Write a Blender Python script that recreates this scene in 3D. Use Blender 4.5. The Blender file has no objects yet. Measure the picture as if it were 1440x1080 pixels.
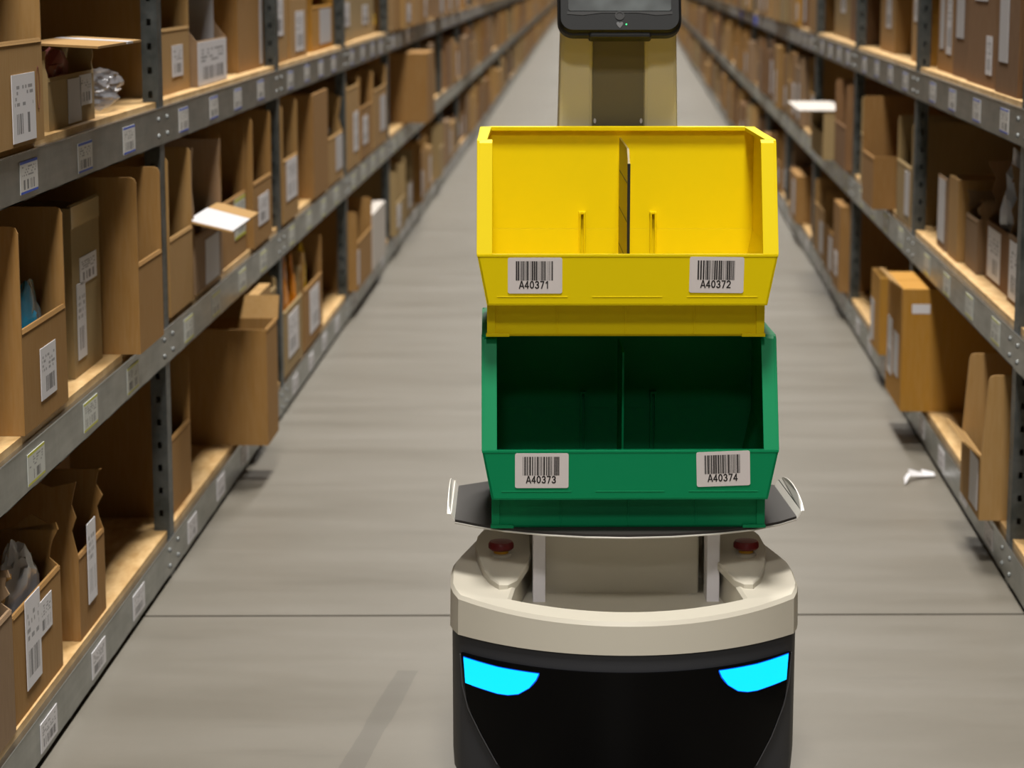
import bpy, bmesh, math, random
from mathutils import Vector, Matrix, noise
C = bpy.context.scene.collection
sc = bpy.context.scene
PI = math.pi

# ---------------------------------------------------------------- camera, world, lights, exposure
cam_d = bpy.data.cameras.new('camera'); cam = bpy.data.objects.new('camera', cam_d); C.objects.link(cam)
pitch, yaw = 0.1745684753, 0.0417517738
F = Vector((-math.sin(yaw)*math.cos(pitch), math.cos(yaw)*math.cos(pitch), -math.sin(pitch)))
R = Vector((math.cos(yaw), math.sin(yaw), 0)); U = R.cross(F)
M = Matrix((R, U, -F)).transposed().to_4x4(); M.translation = (0, 0, 1.3)
cam.matrix_world = M
cam_d.sensor_width = 36; cam_d.lens = 3300/1440*36; cam_d.clip_start = .05; cam_d.clip_end = 300
cam_d.dof.use_dof = True; cam_d.dof.focus_distance = 3.55; cam_d.dof.aperture_fstop = 6.2
sc.camera = cam

w = bpy.data.worlds.new('warehouse_air'); sc.world = w; w.use_nodes = True
w.node_tree.nodes['Background'].inputs[0].default_value = (1.0, .95, .87, 1)
w.node_tree.nodes['Background'].inputs[1].default_value = .014

def strip_light(x, y, z, wx, ly, power, col=(1, .96, .9)):
    d = bpy.data.lights.new('ceiling_strip_light', 'AREA'); d.shape = 'RECTANGLE'; d.size = wx; d.size_y = ly
    d.energy = power; d.color = col; d.spread = math.radians(142)
    o = bpy.data.objects.new('ceiling_strip_light', d); o.location = (x, y, z); C.objects.link(o); return o
# one row of luminaires hung above the aisle, a little nearer the right rack
for k in range(14):
    y = -10.6 + k*6.0
    strip_light(.03, y, 7.4, 1.0, 1.6, 395)

sc.view_settings.view_transform = 'Standard'; sc.view_settings.look = 'None'
sc.view_settings.gamma = 1; sc.view_settings.use_curve_mapping = False
sc.view_settings.exposure = 0.0

# ---------------------------------------------------------------- helpers
def tag(o, label=None, cat=None, group=None, kind=None):
    if label: o['label'] = label
    if cat: o['category'] = cat
    if group: o['group'] = group
    if kind: o['kind'] = kind
    return o
def empty(name, loc, rz=0, parent=None):
    o = bpy.data.objects.new(name, None); C.objects.link(o); o.location = loc; o.rotation_euler = (0, 0, rz)
    o.empty_display_size = .05
    if parent: o.parent = parent
    return o
def link(name, mesh, parent=None, loc=None, rz=0):
    o = bpy.data.objects.new(name, mesh); C.objects.link(o)
    if parent: o.parent = parent
    if loc is not None: o.location = loc
    if rz: o.rotation_euler = (0, 0, rz)
    return o
def copy_tree(o, parent=None):
    c = o.copy(); C.objects.link(c); c.parent = parent
    for ch in list(o.children): copy_tree(ch, c)
    return c

class MB:
    """collects faces, then builds ONE mesh"""
    def __init__(s): s.v = []; s.f = []; s.uv = {}; s.sm = False
    def add(s, vs, fs):
        n = len(s.v); s.v += [tuple(p) for p in vs]
        for f in fs: s.f.append(tuple(i+n for i in f))
        return s
    def box(s, x0, x1, y0, y1, z0, z1):
        if x0 > x1: x0, x1 = x1, x0
        if y0 > y1: y0, y1 = y1, y0
        vs = [(x, y, z) for z in (z0, z1) for y in (y0, y1) for x in (x0, x1)]
        return s.add(vs, [(0,2,3,1),(4,5,7,6),(0,1,5,4),(2,6,7,3),(0,4,6,2),(1,3,7,5)])
    def prism(s, poly, off):
        """extrude a 3d polygon by the vector off"""
        n = len(poly); off = Vector(off)
        P = [Vector(p) for p in poly]
        nrm = Vector((0,0,0))
        for i in range(n):
            a, b = P[i], P[(i+1) % n]
            nrm += Vector(((a.y-b.y)*(a.z+b.z), (a.z-b.z)*(a.x+b.x), (a.x-b.x)*(a.y+b.y)))
        if nrm.dot(off) > 0: P.reverse()
        vs = P + [p+off for p in P]
        fs = [tuple(range(n)), tuple(reversed(range(n, 2*n)))]
        fs += [(i, i+n, (i+1) % n + n, (i+1) % n) for i in range(n)]
        return s.add(vs, fs)
    def lathe(s, prof, n=24, c=(0, 0, 0)):
        vs = []; fs = []
        for r, z in prof:
            for k in range(n):
                a = 2*PI*k/n; vs.append((c[0]+r*math.cos(a), c[1]+r*math.sin(a), c[2]+z))
        for i in range(len(prof)-1):
            for k in range(n):
                fs.append((i*n+k, i*n+(k+1) % n, (i+1)*n+(k+1) % n, (i+1)*n+k))
        fs.append(tuple(reversed(range(n)))); fs.append(tuple(range((len(prof)-1)*n, len(prof)*n)))
        return s.add(vs, fs)
    def loft(s, rings, cap0=False, cap1=False):
        n = len(rings[0]); vs = [p for r in rings for p in r]; fs = []
        for i in range(len(rings)-1):
            for k in range(n):
                fs.append((i*n+k, i*n+(k+1) % n, (i+1)*n+(k+1) % n, (i+1)*n+k))
        if cap0: fs.append(tuple(reversed(range(n))))
        if cap1: fs.append(tuple(range((len(rings)-1)*n, len(rings)*n)))
        return s.add(vs, fs)
    def mesh(s, name, mat=None, smooth=False, angle=None):
        me = bpy.data.meshes.new(name); me.from_pydata(s.v, [], s.f)
        if mat: me.materials.append(mat)
        if smooth:
            me.shade_smooth()
            me.set_sharp_from_angle(angle=angle or math.radians(35))
        me.update(); return me
    def build(s, name, mat=None, parent=None, smooth=False, loc=None, rz=0, bevel=0, angle=None):
        o = link(name, s.mesh(name, mat, smooth, angle), parent, loc, rz)
        if bevel:
            m = o.modifiers.new('bevel', 'BEVEL'); m.width = bevel; m.segments = 2; m.limit_method = 'ANGLE'; m.angle_limit = math.radians(40)
            m.harden_normals = False
        return o

# ---------------------------------------------------------------- materials
def srgb(r, g, b):
    f = lambda c: (c/255/12.92) if c/255 <= .04045 else ((c/255+.055)/1.055)**2.4
    return (f(r), f(g), f(b), 1)
def mat(name, col, rough=.6, metal=0, spec=.5, coat=0, emit=None, es=0):
    m = bpy.data.materials.new(name); m.use_nodes = True; b = m.node_tree.nodes['Principled BSDF']
    b.inputs['Base Color'].default_value = col; b.inputs['Roughness'].default_value = rough
    b.inputs['Metallic'].default_value = metal; b.inputs['Specular IOR Level'].default_value = spec
    b.inputs['Coat Weight'].default_value = coat
    if emit: b.inputs['Emission Color'].default_value = emit; b.inputs['Emission Strength'].default_value = es
    return m
class N:
    """small node-tree writer"""
    def __init__(s, m): s.m = m; s.t = m.node_tree; s.b = s.t.nodes['Principled BSDF']
    def n(s, typ, **kw):
        nd = s.t.nodes.new(typ)
        for k, v in kw.items(): setattr(nd, k, v)
        return nd
    def l(s, a, b): s.t.links.new(a, b)
    def inp(s, sock, v):
        if hasattr(v, 'is_output') or isinstance(v, bpy.types.NodeSocket): s.l(v, sock)
        else: sock.default_value = v
    def math(s, op, a, b=None, c=None):
        nd = s.n('ShaderNodeMath', operation=op)
        for i, v in enumerate((a, b, c)):
            if v is not None: s.inp(nd.inputs[i], v)
        return nd.outputs[0]
    def noise(s, vec, scale, detail=3, rough=.5, dim='3D'):
        nd = s.n('ShaderNodeTexNoise'); nd.inputs['Scale'].default_value = scale
        nd.inputs['Detail'].default_value = detail; nd.inputs['Roughness'].default_value = rough
        if vec is not None: s.l(vec, nd.inputs['Vector'])
        return nd.outputs['Fac']
    def ramp(s, fac, stops):
        nd = s.n('ShaderNodeValToRGB'); cr = nd.color_ramp
        while len(cr.elements) < len(stops): cr.elements.new(.5)
        for e, (p, c) in zip(cr.elements, stops): e.position = p; e.color = c
        s.l(fac, nd.inputs[0]); return nd.outputs[0]
    def mix(s, fac, a, b, blend='MIX'):
        nd = s.n('ShaderNodeMix', data_type='RGBA', blend_type=blend)
        s.inp(nd.inputs['Factor'], fac); s.inp(nd.inputs['A'], a); s.inp(nd.inputs['B'], b)
        return nd.outputs['Result']
    def mapping(s, vec, scale):
        nd = s.n('ShaderNodeMapping'); nd.inputs['Scale'].default_value = scale; s.l(vec, nd.inputs['Vector']); return nd.outputs[0]
    def bump(s, h, strength, dist=.002):
        nd = s.n('ShaderNodeBump'); nd.inputs['Strength'].default_value = strength; nd.inputs['Distance'].default_value = dist
        s.l(h, nd.inputs['Height']); s.l(nd.outputs[0], s.b.inputs['Normal'])

def cardboard(name, a, b):
    m = mat(name, a, .85, spec=.2); q = N(m)
    co = q.n('ShaderNodeTexCoord').outputs['Object']; rnd = q.n('ShaderNodeObjectInfo').outputs['Random']
    big = q.noise(co, 5, 4); fine = q.noise(q.mapping(co, (60, 60, 6)), 3, 2)
    c = q.mix(q.math('MULTIPLY_ADD', rnd, .8, .05), a, b)
    c = q.mix(q.math('MULTIPLY', big, .25), c, tuple(x*.6 for x in a[:3])+(1,))
    c = q.mix(q.math('MULTIPLY', fine, .14), c, (.8, .62, .4, 1))
    q.l(c, q.b.inputs['Base Color']); q.bump(fine, .15, .001); return m
MC = [cardboard('tan_cardboard', srgb(166, 130, 77), srgb(151, 113, 59)),
      cardboard('orange_brown_cardboard', srgb(151, 110, 52), srgb(135, 94, 41)),
      cardboard('beige_cardboard', srgb(155, 132, 90), srgb(144, 119, 76)),
      cardboard('dark_brown_cardboard', srgb(119, 81, 45), srgb(101, 67, 36)),
      cardboard('grey_brown_cardboard', srgb(137, 110, 83), srgb(122, 95, 68)),
      cardboard('amber_cardboard', srgb(178, 128, 26), srgb(164, 112, 22))]
M_white_card = cardboard('white_cardboard', srgb(205, 200, 195), srgb(190, 184, 178))

def printed(name, paper, border=None, big=False):
    """paper label: barcode block and blurred print rows, laid out in the label's own UV"""
    m = mat(name, paper, .45, spec=.4); q = N(m)
    uv = q.n('ShaderNodeUVMap').outputs[0]; sp = q.n('ShaderNodeSeparateXYZ'); q.l(uv, sp.inputs[0])
    u, v = sp.outputs[0], sp.outputs[1]; rnd = q.n('ShaderNodeObjectInfo').outputs['Random']
    wn = q.n('ShaderNodeTexWhiteNoise', noise_dimensions='2D')
    cb = q.n('ShaderNodeCombineXYZ'); q.l(q.math('FLOOR', q.math('MULTIPLY', u, 30.)), cb.inputs[0]); q.l(q.math('MULTIPLY', rnd, 97.), cb.inputs[1])
    q.l(cb.outputs[0], wn.inputs['Vector'])
    bars = q.math('GREATER_THAN', wn.outputs['Value'], .45)
    def band(x, lo, hi): return q.math('MULTIPLY', q.math('GREATER_THAN', x, lo), q.math('LESS_THAN', x, hi))
    ibar = q.math('MULTIPLY', bars, q.math('MULTIPLY', band(u, .14, .86), band(v, .12, .42)))
    wn2 = q.n('ShaderNodeTexWhiteNoise', noise_dimensions='3D'); cb2 = q.n('ShaderNodeCombineXYZ')
    q.l(q.math('FLOOR', q.math('MULTIPLY', u, 16.)), cb2.inputs[0]); q.l(q.math('FLOOR', q.math('MULTIPLY', v, 12.)), cb2.inputs[1]); q.l(q.math('MULTIPLY', rnd, 31.), cb2.inputs[2])
    q.l(cb2.outputs[0], wn2.inputs['Vector'])
    rows = q.math('GREATER_THAN', q.math('FRACT', q.math('MULTIPLY', v, 12.)), .4)
    itxt = q.math('MULTIPLY', q.math('MULTIPLY', q.math('GREATER_THAN', wn2.outputs['Value'], .55), rows), q.math('MULTIPLY', band(u, .1, .9), band(v, .5, .84)))
    ink = q.math('MULTIPLY', q.math('MAXIMUM', ibar, q.math('MULTIPLY', itxt, .8)), .8)
    c = q.mix(ink, paper, (.06, .06, .07, 1))
    if border:
        e = q.math('MAXIMUM', q.math('GREATER_THAN', v, .91), q.math('LESS_THAN', v, .07))
        c = q.mix(e, c, border)
    q.l(c, q.b.inputs['Base Color']); return m
M_label = printed('white_printed_label', srgb(214, 212, 216))
M_label_blue = printed('blue_edged_label', srgb(205, 203, 200), srgb(40, 80, 190))
M_label_yellow = printed('yellow_edged_label', srgb(196, 198, 192), srgb(190, 190, 30))
M_sheet = mat('plain_white_paper', srgb(188, 186, 189), .5)
M_tape = mat('packing_tape', srgb(190, 170, 130), .15, spec=.6)

def wood():
    m = mat('particle_board', srgb(203, 169, 116), .7, spec=.25); q = N(m)
    co = q.n('ShaderNodeTexCoord').outputs['Object']
    f1 = q.noise(q.mapping(co, (1, .35, 1)), 45, 4, .6); f2 = q.noise(co, 3, 3)
    c = q.ramp(f1, [(.3, srgb(179, 141, 87)), (.7, srgb(215, 182, 131))])
    c = q.mix(q.math('MULTIPLY', f2, .3), c, srgb(162, 124, 76)); q.l(c, q.b.inputs['Base Color']); return m
M_wood = wood()
def steel(name, a, b, rough=.45, metal=.75):
    m = mat(name, a, rough, metal); q = N(m)
    co = q.n('ShaderNodeTexCoord').outputs['Object']
    n1 = q.noise(co, 9, 5, .65); n2 = q.noise(q.mapping(co, (1, .1, 1)), 60, 2)
    c = q.ramp(n1, [(.35, a), (.68, b)]); q.l(c, q.b.inputs['Base Color'])
    q.l(q.math('MULTIPLY_ADD', n2, .25, rough-.12), q.b.inputs['Roughness']); return m
M_steel = steel('galvanised_steel', srgb(138, 141, 138), srgb(160, 163, 160), .36, .9)
M_post = steel('dull_steel_post', srgb(66, 71, 70), srgb(108, 112, 112), .45, .7)
M_lip = mat('polished_steel_lip', srgb(170, 175, 180), .22, 1)
M_bolt = mat('zinc_bolt', srgb(130, 132, 132), .5, .8)
M_depth_shade = mat('dark_depth_shade', srgb(24, 18, 13), .9, spec=.1)  # shade behind the shelves, put into a near-black colour

def concrete():
    m = mat('polished_concrete', srgb(144, 138, 126), .4, spec=.4); q = N(m)
    co = q.n('ShaderNodeTexCoord').outputs['Object']
    n1 = q.noise(q.mapping(co, (.5, 2.2, 1)), 2.2, 6, .6)       # trowel streaks across the aisle
    n2 = q.noise(q.mapping(co, (.8, 1.5, 1)), .9, 3)
    n3 = q.noise(co, 40, 4, .7)
    n4 = q.noise(q.mapping(co, (1.2, 9, 1)), 2.4, 3, .55)
    c = q.ramp(n1, [(.3, srgb(106, 101, 91)), (.52, srgb(112, 107, 97)), (.75, srgb(118, 113, 104))])
    c = q.mix(q.math('MULTIPLY', n3, .2), c, srgb(88, 84, 76))
    n5 = q.noise(co, 7, 5, .65); n6 = q.noise(co, 1.3, 4, .6)
    c = q.mix(q.math('MULTIPLY', n5, .2), c, srgb(86, 82, 74))
    c = q.mix(q.math('MULTIPLY', n6, .2), c, srgb(124, 119, 110))
    st = q.ramp(n4, [(.60, (0, 0, 0, 1)), (.78, (.16, .16, .16, 1))])
    c = q.mix(st, c, srgb(78, 74, 68))
    # a worn grey wheel track and a fainter curve beside it
    sp = q.n('ShaderNodeSeparateXYZ'); q.l(co, sp.inputs[0]); x, y = sp.outputs[0], sp.outputs[1]
    tr = q.math('ABSOLUTE', q.math('SUBTRACT', x, q.math('MULTIPLY_ADD', y, .085, -.735)))
    tr = q.math('MULTIPLY', q.math('LESS_THAN', q.math('ADD', tr, q.math('MULTIPLY', n1, .012)), .026), q.math('LESS_THAN', y, 4.25))
    c = q.mix(q.math('MULTIPLY', tr, .3), c, srgb(59, 57, 52))
    q.l(c, q.b.inputs['Base Color'])
    q.l(q.math('MULTIPLY_ADD', n1, .25, .28), q.b.inputs['Roughness']); q.bump(n3, .05, .002); return m
M_floor = concrete()
M_joint = mat('joint_sealant', srgb(70, 66, 60), .9)

M_cream = mat('cream_plastic', srgb(206, 200, 185), .42, spec=.45)
M_cream_mast = mat('cream_mast_plastic', srgb(216, 206, 172), .45, spec=.4)
M_grey_panel = mat('olive_grey_panel', srgb(120, 112, 88), .55, .2)
M_alu = mat('brushed_aluminium', srgb(226, 223, 230), .5, 0)
M_dark = mat('charcoal_plastic', srgb(54, 55, 59), .5, spec=.3)
M_black_gloss = mat('gloss_black_panel', srgb(4, 4, 5), .2, spec=.12)
M_seam = mat('seam_edge', srgb(78, 78, 82), .5)
M_rubber = mat('black_rubber_mat', srgb(52, 49, 47), .7, spec=.3)
M_whitemetal = mat('white_metal_edge', srgb(226, 222, 214), .35, .2)
M_eye = mat('cyan_light', (0, .02, .05, 1), .3, emit=(0, .44, 1, 1), es=2.0)
M_red = mat('red_stop_button', srgb(110, 22, 26), .35, spec=.5)
M_ybtn = mat('yellow_collar', srgb(206, 150, 20), .4)
M_tablet = mat('black_tablet_case', srgb(27, 28, 29), .6, spec=.25)
M_tablet_rim = mat('black_rubber_rim', srgb(14, 14, 15), .6)
def screen():
    m = mat('tablet_screen', srgb(70, 76, 72), .35, spec=.25); q = N(m)
    co = q.n('ShaderNodeTexCoord').outputs['Object']
    c = q.ramp(q.noise(co, 14, 2), [(.35, srgb(34, 37, 37)), (.65, srgb(78, 83, 83))])
    q.l(c, q.b.inputs['Base Color']); q.l(c, q.b.inputs['Emission Color']); q.b.inputs['Emission Strength'].default_value = .3; return m
M_screen = screen()
M_led = mat('green_led', srgb(0, 190, 80), .3, emit=(0, 1, .3, 1), es=.8)
M_yellow = mat('yellow_bin_plastic', srgb(231, 205, 0), .5, spec=.14)
M_green = mat('green_bin_plastic', srgb(0, 134, 84), .5, spec=.2)
M_divider = mat('smoky_divider_plastic', srgb(120, 100, 20), .45)
M_black = mat('black_edge', srgb(16, 15, 12), .6)
M_binlabel = mat('white_bin_sticker', srgb(214, 206, 204), .4, spec=.4)
M_ink = mat('black_ink', srgb(38, 34, 34), .6)

def film(name, tint, alpha, rough=.12, edge=.6):
    m = bpy.data.materials.new(name); m.use_nodes = True; t = m.node_tree; t.nodes.remove(t.nodes['Principled BSDF'])
    out = t.nodes['Material Output']
    tr = t.nodes.new('ShaderNodeBsdfTransparent'); tr.inputs[0].default_value = (.95, .95, .95, 1)
    gl = t.nodes.new('ShaderNodeBsdfPrincipled'); gl.inputs['Base Color'].default_value = tint
    gl.inputs['Roughness'].default_value = rough; gl.inputs['Specular IOR Level'].default_value = .9
    mx = t.nodes.new('ShaderNodeMixShader')
    fr = t.nodes.new('ShaderNodeLayerWeight'); fr.inputs[0].default_value = .35
    ma = t.nodes.new('ShaderNodeMath'); ma.operation = 'MULTIPLY_ADD'; ma.use_clamp = True
    t.links.new(fr.outputs['Facing'], ma.inputs[0]); ma.inputs[1].default_value = edge; ma.inputs[2].default_value = alpha
    t.links.new(ma.outputs[0], mx.inputs[0]); t.links.new(tr.outputs[0], mx.inputs[1]); t.links.new(gl.outputs[0], mx.inputs[2])
    t.links.new(mx.outputs[0], out.inputs[0]); return m
M_clear = film('clear_polybag', (.45, .45, .48, 1), .07, edge=.4)
M_cloudy = film('cloudy_polybag', (.62, .62, .66, 1), .26)
M_silver = film('silver_grey_polybag', (.5, .54, .64, 1), .75, .15)
M_blue = mat('teal_polybag', srgb(40, 120, 150), .2, spec=.7)
M_orange = mat('orange_plastic', srgb(226, 140, 20), .3, spec=.5)
M_yel = mat('yellow_plastic_wrap', srgb(222, 178, 24), .3, spec=.5)
M_pink = mat('dusky_pink_plastic', srgb(150, 84, 84), .3, spec=.6)
M_paper_scrap = mat('white_scrap', srgb(220, 218, 220), .5)
M_whitebag = mat('white_polybag', srgb(214, 214, 222), .25, spec=.6)
M_black_item = mat('black_wrapped_item', srgb(26, 26, 28), .25, spec=.6)

# ---------------------------------------------------------------- floor
JY = 4.652; JS = math.tan(math.radians(2.9))
floor = empty('floor', (0, 0, 0)); tag(floor, kind='structure')
def slab(y0, y1, a0, a1):
    m = MB(); xs = (-14, 14)
    P = [(xs[0], y0 + a0*xs[0], 0), (xs[1], y0 + a0*xs[1], 0), (xs[1], y1 + a1*xs[1], 0), (xs[0], y1 + a1*xs[0], 0)]
    m.prism(P, (0, 0, -.12)); return m.build('slab', M_floor, floor)
slab(-14, JY-.006, 0, JS); slab(JY+.006, 92, JS, 0)
m = MB(); m.prism([(-14, JY-.006-14*JS, -.006), (14, JY-.006+14*JS, -.006), (14, JY+.006+14*JS, -.006), (-14, JY+.006-14*JS, -.006)], (0, 0, -.1))
m.build('joint_filler', M_joint, floor)
wb = MB(); wb.box(-14, 14, 80, 80.2, 0, 8); tag(wb.build('wall_back', mat('pale_wall', srgb(170, 164, 152), .8)), kind='structure')

# ---------------------------------------------------------------- racks
PITCH, T0 = 1.87, 4.94
SIDES = {'left': dict(s=-1, x=-.905, rz=.0085), 'right': dict(s=1, x=.815, rz=-.0088)}
LEV = {'bottom': (.012, .090), 'middle': (.470, .548), 'top': (.937, 1.013), 'upper': (1.49, 1.566), 'upper_blocker_second': (2.04, 2.116), 'upper_blocker_third': (2.6, 2.676)}  # two highest levels are unseen, added with taller posts to block side light
DECK = {k: v[1]+.014 for k, v in LEV.items()}
DEPTH = .60
def W(side, t, u, z):
    q = SIDES[side]; c, s_ = math.cos(q['rz']), math.sin(q['rz']); lx = q['s']*u
    return Vector((q['x'] + lx*c - t*s_, lx*s_ + t*c, z))
def post_mesh(s, holes, H=2.8):
    m = MB(); wd, dp, th = .034, .05, .0022
    x0, x1 = 0, s*wd
    # near face (towards -y) with punched slots, front flange, far face
    if holes:
        z = 0.; hs, hp = .014, .05
        m.box(x0, s*.013, -dp/2, -dp/2+th, 0, H); m.box(s*.022, x1, -dp/2, -dp/2+th, 0, H)
        while z < H-.001:
            m.box(s*.013, s*.022, -dp/2, -dp/2+th, z, min(z+hp-hs, H)); z += hp
    else:
        m.box(x0, x1, -dp/2, -dp/2+th, 0, H)
    m.box(x0, s*th, -dp/2+th, dp/2, 0, H); m.box(s*th, x1, dp/2-th, dp/2, 0, H)
    return m.mesh('upright', M_post)
def label_mesh(s, w, h, material, name='shelf_label'):
    """thin label in the front plane, facing the aisle; x=0 back face, UV over the front"""
    me = bpy.data.meshes.new(name); t = .0012
    vs = [(0, -w/2, -h/2), (0, w/2, -h/2), (0, w/2, h/2), (0, -w/2, h/2)]
    vs += [(-s*t, y, z) for (_, y, z) in vs]
    fs = [(4, 5, 6, 7), (0, 1, 5, 4), (1, 2, 6, 5), (2, 3, 7, 6), (3, 0, 4, 7)]
    if s > 0: fs = [tuple(reversed(f)) for f in fs]
    me.from_pydata(vs, [], fs); uvl = me.uv_layers.new(name='UVMap')
    for p in me.polygons:
        for li in p.loop_indices:
            y, z = me.vertices[me.loops[li].vertex_index].co[1:]
            uu = (y+w/2)/w
            if s > 0: uu = 1-uu
            uvl.data[li].uv = (uu, (z+h/2)/h) if p.index == 0 else (.03, .47)
    me.materials.append(material); return me
NB0, NB1 = -1, 34
rnd = random.Random(7)
LM = {}
for side, q in SIDES.items():
    s = q['s']
    rack = empty('shelving_rack', (q['x'], 0, 0), q['rz'])
    tag(rack, 'long steel shelving rack with wooden decks along the %s side of the aisle' % side, 'shelving')
    post_h, post_p = post_mesh(s, True), post_mesh(s, False)
    bm = MB(); L = PITCH
    bm.box(0, s*.002, -L/2, L/2, 0, .076); bm.box(0, s*.03, -L/2, L/2, 0, .002); bm.box(s*.012, s*.03, -L/2, L/2, .06, .062)
    beam_me = bm.mesh('beam', M_steel)
    lm_ = MB(); lm_.box(-s*.0008, s*.012, -L/2, L/2, .076, .0785); lip_me = lm_.mesh('beam_lip', M_lip)
    dm = MB(); dm.box(s*.006, s*DEPTH, -L/2+.002, L/2-.002, 0, .016); deck_me = dm.mesh('shelf_board', M_wood)
    kb = MB(); kb.box(s*(DEPTH+.012), s*(DEPTH+.018), -L/2, L/2, 0, 2.66); back_me = kb.mesh('depth_shade_panel', M_depth_shade)  # dark sheet standing in for shaded depth; unseen top blocks side light
    bo = MB(); bo.lathe([(.0055, 0), (.0055, .003), (.003, .005)], 8); boltm = MB()
    boltm.v = [(-s*p[2], p[0], p[1]) for p in bo.v]; boltm.f = bo.f; bolt_me = boltm.mesh('bolt', M_bolt)
    LM[side] = dict(top=label_mesh(s, .118, .052, M_label_blue), middle=label_mesh(s, .118, .052, M_label_yellow), bottom=label_mesh(s, .12, .05, M_label))
    for b in range(NB0, NB1):
        tp = T0 + b*PITCH; near = b < 4
        pst = link('upright', post_h if near else post_p, rack, (0, tp, 0))
        if b < 8: link('upright', post_p, rack, (s*(DEPTH-.03), tp, 0))
        if b == NB1-1: break
        tc = tp + PITCH/2
        link('depth_shade_panel', back_me, rack, (0, tc, .02))
        for lv, (z0, z1) in LEV.items():
            bo_ = link('beam', beam_me, rack, (-s*.0025, tc, z0))
            link('beam_lip', lip_me, bo_, (0, 0, 0))
            link('shelf_board', deck_me, rack, (0, tc, z1-.002))
            if not lv.startswith('upper'):
                if b < 4:
                    for e in (-1, 1):
                        for zz in (.02, .055): link('bolt', bolt_me, bo_, (0, e*(L/2-.05), zz))
                if b < 8:
                    for off in (.255, .665, 1.075, 1.485):
                        yy = -L/2 + off + rnd.uniform(-.02, .02)
                        link('shelf_label', LM[side][lv], bo_, (-s*.0002, yy, .038 + rnd.uniform(-.003, .003)))

blue_me = label_mesh(1, .34, .055, mat('blue_sticker', srgb(40, 80, 220), .5))
for t in (15.7, 17.7):
    b = link('shelf_label', blue_me, rack, (-.0028, t, .975)); b['label'] = 'bright blue shelf sticker'
# ---------------------------------------------------------------- cartons
def plank(m, P0, P1, P2, P3, th):
    a, b = Vector(P1)-Vector(P0), Vector(P3)-Vector(P0); n = a.cross(b).normalized()*th
    m.prism([P0, P1, P2, P3], n)
def carton_mesh(s, L, D, hf, h, kind, cut=0, torn=0, seed=0, hn=None):
    r = random.Random(seed); m = MB(); th = .0045
    X = lambda u: s*u
    m.box(X(0), X(D), -L/2, L/2, 0, th)                                                # bottom
    if kind == 'closed':
        m.box(X(0), X(D), -L/2, L/2, th, h)
        m.box(X(0), X(D), -L/2, -.003, h, h+.004); m.box(X(0), X(D), .003, L/2, h, h+.004)   # two top flaps with the seam between
    else:
        m.box(X(D-th), X(D), -L/2, L/2, th, hn or h)                                         # back
        for e in (-1, 1):                                                             # sides
            y0 = e*L/2; yi = -e*th
            top = []
            hh = h*(1 if not torn else r.uniform(.92, 1.0))
            if hn and e < 0: hh = hn
            if torn:
                k = 9
                for i in range(k+1):
                    f = i/k; top.append((D*(1-f), hh - (0 if i < 4 else r.uniform(0, torn))))
                k2 = 6
                for i in range(1, k2): top.append((r.uniform(0, torn*.6), hh - (hh-hf)*i/k2))
            else:
                c = min(cut, D*.8)
                top = [(D, hh), (c + .012, hh), (c + .004, hh-.003), (c, hh-.012)]
            poly = [(0, th), (D, th)] + top + [(0, hf)]
            m.prism([(X(u), y0, z) for u, z in poly], (0, yi, 0))
        m.box(X(0), X(th), -L/2+th, L/2-th, th, hf)                                    # low front
        m.prism([(X(-.001), -L/2+th, hf-.004), (X(.006), -L/2+th, hf-.004), (X(.006), -L/2+th, hf+.002), (X(.001), -L/2+th, hf+.003)], (0, L-2*th, 0))  # folded front edge
    return m
count_names = {}
ALL_BOXES = []; ALL_ROOTS = []
def carton(side, lv, t0, t1, u=0, D=.4, hf=.17, h=.335, kind='pick', mat_i=0, label='', group=None, labels=(), cut=0, torn=0, rz=0, flaps=(), seed=0, sheet=(), mat_=None, cat='box', simple=False, hn=None):
    q = SIDES[side]; s = q['s']; L = t1-t0-.006
    ma = mat_ or MC[mat_i]
    group = group or "boxes on the %s rack's %s shelf" % (side, lv)
    name = 'cardboard_box' if kind == 'closed' else 'pick_box'
    body = carton_mesh(s, L, D, hf, h, kind, cut, torn, seed, hn)
    loc = W(side, (t0+t1)/2, u, DECK[lv]+.0005)
    if simple:
        o = body.build(name, ma, None, loc=loc, rz=q['rz']+rz); root = o
    else:
        root = empty(name, loc, q['rz']+rz); body.build('carton_body', ma, root)
        for (y0, y1, z0, z1, mm) in labels:                                     # on the front, y as a share of the length
            ym = (y0+y1)/2*L - L/2; lme = label_mesh(s, (y1-y0)*L, z1-z0, mm, 'paper_label')
            link('paper_label', lme, root, (-s*.0003 if z1 < hf+.001 or kind == 'closed' else -s*.0012, ym, (z0+z1)/2))
        for (uh, zh, y0, y1, ln, ang, mm) in flaps:                             # hinge at (uh, zh), swung to ang above level, towards the aisle
            f = MB(); a = math.radians(ang); dx, dz = -math.cos(a)*ln, math.sin(a)*ln
            P0 = (s*uh, y0*L-L/2, zh); P1 = (s*uh, y1*L-L/2, zh)
            P2 = (s*(uh+dx), (y1-.02)*L-L/2, zh+dz); P3 = (s*(uh+dx), (y0+.02)*L-L/2, zh+dz)
            plank(f, P0, P1, P2, P3, .004); f.build('flap', mm or ma, root)
        for (face, a0, a1, z0, z1, mm) in sheet:                                # label on the near end ('near') or inside the far wall ('far')
            f = MB(); yy = -L/2-.001 if face == 'near' else L/2-.0058
            f.box(s*a0, s*a1, yy, yy+.001, z0, z1); f.build('paper_label', mm, root)
    tag(root, label, cat, group); ALL_ROOTS.append(root); ALL_BOXES.append((side, lv, t0, t1, u, D)); return root

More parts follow.
